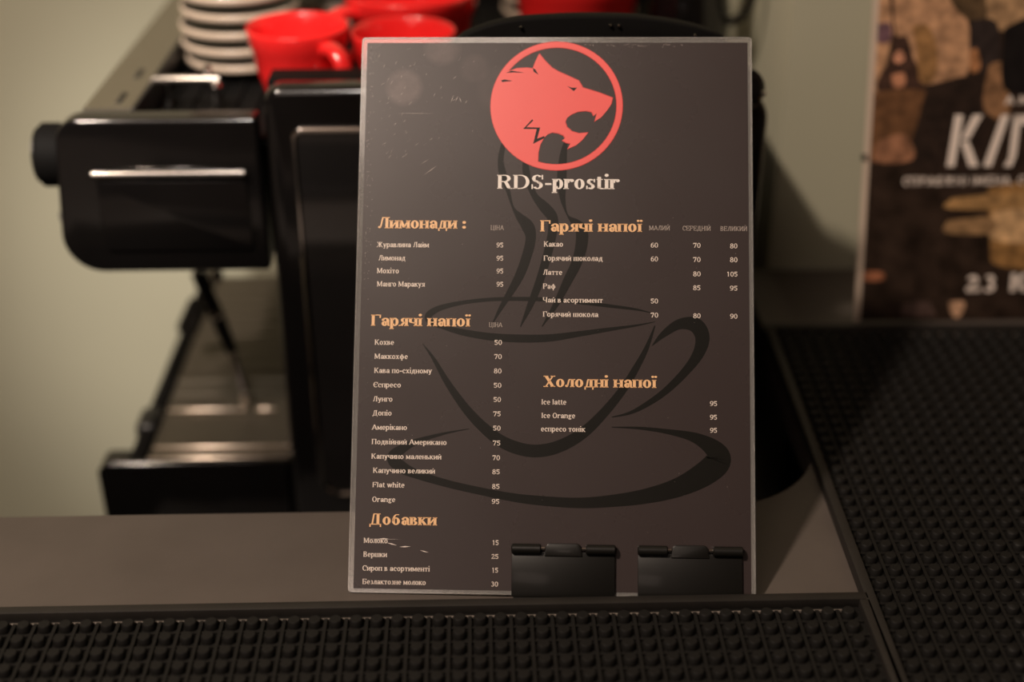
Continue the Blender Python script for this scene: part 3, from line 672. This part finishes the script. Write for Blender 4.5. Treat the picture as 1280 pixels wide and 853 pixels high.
# group housing on the left
gp = rpoly([(-.1440, .1726), (-.2745, .1726), (-.2850, .0632), (-.1440, .0632)], [.003, .017, .026, .003], 9)
gh = part('group_housing', prism(gp, .8205, .8395, 'y', .0085, 6), 'black')
gq = rpoly([(-.1440, .1460), (-.2290, .1460), (-.2290, .1715), (-.2600, .1715), (-.2645, .0640), (-.1440, .0640)], [0, 0, 0, .001, .02, .003], 7)
part('housing_body', prism(gq, .839, 1.165, 'y', .001, 1), 'black_matte')
fp = rpoly([(-.1540, .1300), (-.2535, .1300), (-.2530, .0800), (-.1540, .0800)], .003, 4)
part('housing_panel', prism(fp, .8188, .8212, 'y', .0006, 2), 'black')
part('trim_bar', tube([(-.2550, .8188, .1362), (-.2540, .8175, .1362), (-.1545, .8175, .1362), (-.1535, .8188, .1362)], [.0014, .0024, .0024, .0014], 14), 'chrome')
# steam knob at the far left, small lever
kn = part('steam_knob', lathe([(0, 0), (.018, 0), (.0205, .002), (.0215, .006), (.0215, .016), (.019, .0185), (0, .0185)], 28), 'black_dull')
kn.rotation_euler = (0, -PI/2, 0); kn.location = Vector((-.2755, .845, .140))-em.location
kc = link('knob_ring', lathe([(.0150, 0), (.0185, 0), (.0185, .001), (.0150, .001)], 28), 'black_matte', kn); kc.location = (0, 0, .0186)
part('lever', tube([(-.272, .85, .094), (-.282, .85, .0935), (-.2895, .85, .0915)], [.0030, .0036, .0046], 12), 'black_matte')
# top plate (steel) left of the recessed cup tray
part('top_plate', box(-.2600, -.2285, .8397, 1.160, .1716, .1736), 'steel')
for y0, y1 in ((.850, .872), (.905, .925)): part('plate_slot', box(-.2415, -.2375, y0, y1, .1733, .1742, .0003, 1), 'black_matte')
part('cup_tray', box(-.2280, .1350, .837, 1.198, .1480, .1500, .0004, 1), 'black_dull')
part('cup_tray_end', box(.1352, .1875, .843, 1.198, .1460, .1524, .0004, 1), 'black_dull')
part('top_ledge', box(-.1380, .0300, .8410, .8660, .1505, .1915, .001, 2), 'black_dull')
for i in range(23):
    x = -.221+i*.0155
    part('tray_rib', box(x-.0022, x+.0022, .840, 1.196, .1500, .1525, .0006, 1), 'black_dull')
part('tray_wall', box(-.2290, -.2262, .840, 1.198, .150, .1735, .0004, 1), 'black_matte')
# chrome cup rail in front of the saucers
part('cup_rail', tube([(-.2275, .900, .1725), (-.2262, .900, .1743), (-.181, .900, .1740)], .0026, 12), 'satin_chrome')
part('rail_post', tube([(-.2180, .900, .1525), (-.2180, .900, .1725)], .0022, 10), 'chrome')
part('rail_post', tube([(-.1850, .900, .1525), (-.1850, .900, .1725)], .0026, 10), 'chrome')
part('rail_knob', lathe([(0, -.0042), (.003, -.003), (.0042, 0), (.003, .003), (0, .0042)], 16), 'chrome').location += Vector((-.1830, .897, .1700))
part('rail_knob', lathe([(0, -.0034), (.0024, -.0024), (.0034, 0), (.0024, .0024), (0, .0034)], 16), 'chrome').location += Vector((-.1890, .903, .1800))
part('tray_stud', lathe([(0, -.0030), (.0022, -.002), (.0030, 0), (.0022, .002), (0, .003)], 14), 'steel').location += Vector((-.1823, .870, .1586))
# reservoir lid: black arched hump rising behind the menu
hp = smooth_path([(-.030, .190), (-.026, .215), (-.012, .2301), (.0016, .2369), (.0211, .2417), (.0503, .2436), (.0747, .2438), (.0991, .2427), (.1238, .2390), (.1413, .2344), (.1531, .2285), (.1600, .210), (.1600, .190)], 4)
hp = [(x*.951, .457-(.457-z)*.951) for x, z in hp]
part('reservoir_lid', prism(hp, .757, .768, 'y', .0012, 2), 'black_dull', deg=50)
part('reservoir_box', box(-.020, .145, .760, .8195, .02, .185, .004, 2), 'black_dull')
for x, z in ((.0265, .2395), (.0810, .2405), (.0860, .2403), (.1330, .2340)): part('lid_screw', lathe([(0, -.0008), (.0010, -.0005), (.0010, .0005), (0, .001)], 8), 'chrome').location += Vector((x*.951, .7558, .457-(.457-z)*.951-.0015))
# hot water knob at the right
kb = part('water_knob', lathe([(0, 0), (.012, 0), (.0150, .002), (.0150, .012), (.012, .015), (0, .015)], 24), 'black')
kb.rotation_euler = (PI/2, 0, 0); kb.location = Vector((.1665, .8150, .1945))-em.location
part('knob_stem', tube([(.1665, .8145, .1945), (.1665, .822, .186)], .005, 10), 'chrome')
part('knob_cap', lathe([(0, -.0022), (.0016, -.0016), (.0022, 0), (.0016, .0016), (0, .0022)], 12), 'chrome').location += Vector((.1795, .7990, .1935))
# drip tray base
bp_ = rpoly([(-.1460, ZB+.001), (-.2875, ZB+.001), (-.2875, -.1010), (-.2800, -.0945), (-.1460, -.0945)], [0, .004, .006, .006, 0], 4)
part('drip_base', prism(bp_, .8212, .8262, 'y', .002, 3), 'black')
part('drip_base_corner', box(-.2872, -.2530, .8258, .850, ZB+.001, -.0980, .006, 4), 'black')
part('drip_base_left', box(-.2655, -.2530, .8262, 1.150, ZB+.001, -.0945, .003, 3), 'black_dull')
part('drip_base_bottom', box(-.2530, -.1460, .8262, 1.150, ZB+.001, -.105, .001, 1), 'black_matte')
part('drip_tray', box(-.2525, -.1462, .8268, 1.149, -.1045, -.0985, .0005, 1), 'tray_steel')
def rod(name, x0, x1, y, z, r): return part(name, tube([(x0, y, z), (x0+.0008, y, z), (x1-.0008, y, z), (x1, y, z)], [r*.6, r, r, r*.6], 12), 'bright_bar')
rod('tray_bar', -.2510, -.1465, .8285, -.0954, .0013)
rod('tray_bar', -.2500, -.1465, .8450, -.0965, .0012)
rod('tray_bar', -.2500, -.1880, .8990, -.0965, .0012)
rod('tray_bar', -.1800, -.1640, .8990, -.0965, .0012)
for k in range(11): part('grille_slat', box(-.2505, -.1475, .925+k*.020, .928+k*.020, -.0985, -.0970, .0003, 1), 'tray_steel')
# steam wand and spout seen under the housing
part('steam_wand', tube(smooth_path([(-.2230, .930, .066), (-.2215, .930, .030), (-.2190, .930, .004), (-.2095, .928, -.025), (-.1984, .920, -.055), (-.1890, .905, -.088)], 5), .0030, 12), 'chrome')
part('wand_grip', tube([(-.2200, .930, .010), (-.2095, .928, -.025), (-.1984, .920, -.055)], [.0055, .0062, .0048], 14), 'black_matte')
part('spout_arm', tube(smooth_path([(-.2000, .958, .064), (-.2080, .960, .020), (-.2180, .965, -.010), (-.2380, .975, -.050)], 5), [.0055]*15+[.0045], 12), 'black_matte')
part('spout_grip', tube([(-.2330, .973, -.040), (-.2460, .978, -.066)], [.0085, .0090], 14), 'black_matte')
part('spout_joint', lathe([(0, -.006), (.0045, -.004), (.0055, 0), (.0045, .004), (0, .006)], 16), 'chrome').location += Vector((-.2090, .945, .0))
part('spout_joint', lathe([(0, -.005), (.0035, -.004), (.0045, 0), (.0035, .004), (0, .005)], 16), 'chrome').location += Vector((-.2080, .925, -.024))
part('wand_tip', lathe([(0, -.006), (.0035, -.005), (.0045, 0), (.0035, .005), (0, .006)], 14), 'satin_chrome').location += Vector((-.1885, .904, -.090))
part('base_bracket', box(-.2700, -.2520, .868, .900, -.112, -.091, .006, 3), 'black_matte')

# ------------------------------------------------------------------ cups and saucers on the machine
def make_saucer(r, h):
    root = empty('saucer')
    link('saucer_body', lathe([(0, .0008), (r*.55, .0008), (r*.58, 0), (r*.62, .0004), (r*.80, h*.22), (r*.93, h*.50), (r*.95, h*.86), (r*.80, h*.66), (r*.5, h*.30), (0, h*.28)], 48), 'shaded_glaze', root, True)
    link('saucer_rim', lathe([(r*.93, h*.56), (r*.975, h*.56), (r, h*.68), (r*.998, h*.90), (r*.975, h*1.02), (r*.945, h*.94), (r*.935, h*.75), (r*.93, h*.56)], 48), 'cream', root, True)
    return root
def copy_tree(o, parent=None):
    c = o.copy(); C.objects.link(c)
    if parent is not None: c.parent = parent
    for ch in list(o.children): copy_tree(ch, c)
    return c
def stack(proto, x, y, z, n, dz, labels, group):
    for i in range(n):
        s = proto if i == 0 else copy_tree(proto)
        s.location = (x+random.uniform(-.0012, .0012), y+random.uniform(-.001, .001), z+i*dz)
        props(s, labels(i), 'saucer', group)
ordn = ['bottom', 'second from the bottom', 'third from the bottom', 'fourth from the bottom', 'fifth from the bottom', 'sixth from the bottom', 'seventh from the bottom', 'second from the top', 'top']
stack(make_saucer(.0445, .0125), -.1800, 1.000, .1527, 9, .0126, lambda i: 'cream-rimmed dark saucer, %s in the stack at the machine\'s left' % ordn[i], 'saucers stacked at the left of the machine top')
o4 = ['bottom', 'second', 'third', 'fourth', 'top']
stack(make_saucer(.046, .0125), -.1150, 1.130, .1527, 5, .0122, lambda i: 'cream-rimmed saucer in the stack behind the red cups, %s of five from below' % o4[i], 'saucers stacked behind the red cups')
stack(make_saucer(.058, .0125), .0805, 1.1350, .1527, 3, .0122, lambda i: 'wide cream-rimmed saucer behind the rightmost red cup, %s of three' % ['bottom', 'middle', 'top'][i], 'wide saucers behind the rightmost red cup')
def red_cup(x, y, r, h, ang, label, z=.1527):
    root = empty('coffee_cup', (x, y, z), label, 'cup', 'red glazed cups on the machine', (0, 0, ang))
    pr = [(0, .003), (r*.55, .003), (r*.57, 0), (r*.64, 0), (r*.66, .003), (r*.74, h*.18), (r*.86, h*.45), (r*.93, h*.74), (r*.965, h*.78), (r*.985, h*.92), (r, h*.985), (r*.985, h), (r*.96, h*.985), (r*.93, h*.85), (r*.88, h*.60), (r*.78, h*.3), (r*.5, h*.12), (0, h*.10)]
    link('cup_body', lathe(pr, 48), 'red', root, True)
    hl = smooth_path([(r*.84, 0, h*.76), (r*1.12, 0, h*.84), (r*1.42, 0, h*.74), (r*1.50, 0, h*.52), (r*1.30, 0, h*.30), (r*.78, 0, h*.24)], 6)
    link('cup_handle', tube(hl, .0052, 12, 1.25), 'red', root, True)
    return root
red_cup(-.1260, .9180, .0360, .0545, math.radians(-50), 'small red cup beside the saucer stack, handle turned to the front right')
red_cup(-.0515, .9080, .0365, .0530, math.radians(-20), 'red cup partly behind the top left corner of the menu')
red_cup(-.0500, 1.0000, .0515, .0590, math.radians(215), 'larger red cup standing behind the two small ones')
red_cup(.0790, 1.0450, .0530, .0620, math.radians(80), 'wide red cup above the wolf emblem, behind the black lid')
# black pitcher behind at the right
pt = empty('milk_pitcher', (.1700, 1.050, .1527), 'black milk pitcher standing right of the widest red cup', 'pitcher')
link('pitcher_body', lathe([(0, 0), (.030, 0), (.033, .003), (.033, .03), (.027, .055), (.025, .075), (.028, .090), (.0265, .090), (.0235, .075), (.025, .055), (.031, .03), (.030, .005), (0, .004)], 40), 'black', pt, True)
link('pitcher_handle', tube(smooth_path([(.024, 0, .080), (.045, 0, .078), (.052, 0, .055), (.046, 0, .030), (.031, 0, .022)], 5), .0035, 10), 'black', pt, True).rotation_euler.z = -.5

# ------------------------------------------------------------------ poster leaning on the right wall
pb = Vector((0, .0566, .2217)).normalized(); pa = Vector((1, 0, 0)); pn = pa.cross(pb)
PM = Matrix(((pa.x, pb.x, pn.x, .2755), (pa.y, pb.y, pn.y, .853), (pa.z, pb.z, pn.z, .0010), (0, 0, 0, 1)))
po = empty('poster', label='dark brown film poster with pale stencil lettering, leaning on the right wall behind the mat', cat='poster')
po.matrix_world = PM
PW, PH = .300, .330
link('poster_sheet', box(0, PW, 0, PH, -.0010, -.0002), 'poster_white', po)
link('poster_print', box(.0042, PW-.0042, .0000, PH-.0042, -.0002, .00015), 'poster_dark', po)
pcache = {}
for i, (col, pts_) in enumerate(POSTER):
    key = 'poster_ink_%d' % i
    M[key] = mat('poster_ink', col, .45, var=.5, vscale=110, coat=.3, coat_rough=.2)
    cl = [(min(max(px*.001, .0042), PW-.0042), min(max(py*.001, .0015), PH-.0042)) for px, py in pts_]
    cl = [(min(max(px, .0042), PW-.0042), max(py, 0)) for px, py in smooth_path(cl+[cl[0]], 4)[:-1]]
    link('poster_shape', flat([cl], .0002+i*.00002), key, po)
def pp(polys): return [[(min(px, PW*1000-5)*.001, py*.001) for px, py in q] for q in polys]
big = [[(59.7,113.5),(65.5,113.5),(69.0,150.3),(63.0,150.3)], [(68.5,133),(74.5,133),(83,150.2),(76,150.2)], [(68.5,131.5),(74.5,131.5),(83,113.3),(76,113.3)],
       [(86.3,113.3),(92.3,113.3),(102.2,150),(96.4,150)], [(105.6,150),(127,150),(127,143),(110.4,143)], [(105.6,150),(110.8,150),(109.5,121),(104.2,119)], [(101,113.1),(107,113.1),(109.5,121),(104.2,119)], [(120,113),(127,113),(127,150),(121,150)]]
link('poster_title', flat(pp(big), .0009), 'letter_b', po)
link('poster_line', flat(pp(text_polys('СПРАВЖНІ ІМЕНА. С', 28.7, 117.5, 100.2, 6.2, 110, 105, False, gap=45)), .0009), 'letter_b', po)
link('poster_date', flat(pp(text_polys('23 КВІ', 80.3, 150, 21.2, 13.6, 150, 110, False, gap=60)), .0009), 'letter_b', po)
link('poster_top_line', flat(pp(text_polys('ЗА М', 92.9, 116, 157.4, 6.2, 130, 110, False, gap=40)), .0009), 'letter_b', po)
link('film_pane', box(-.001, PW+.001, -.0005, PH, .0012, .0018), 'clear_pane', po) if 'clear_pane' in M else None
link('poster_clip', box(-.0016, .0016, .1185, .1230, -.0014, .0016, .0005, 1), 'counter_edge', po)
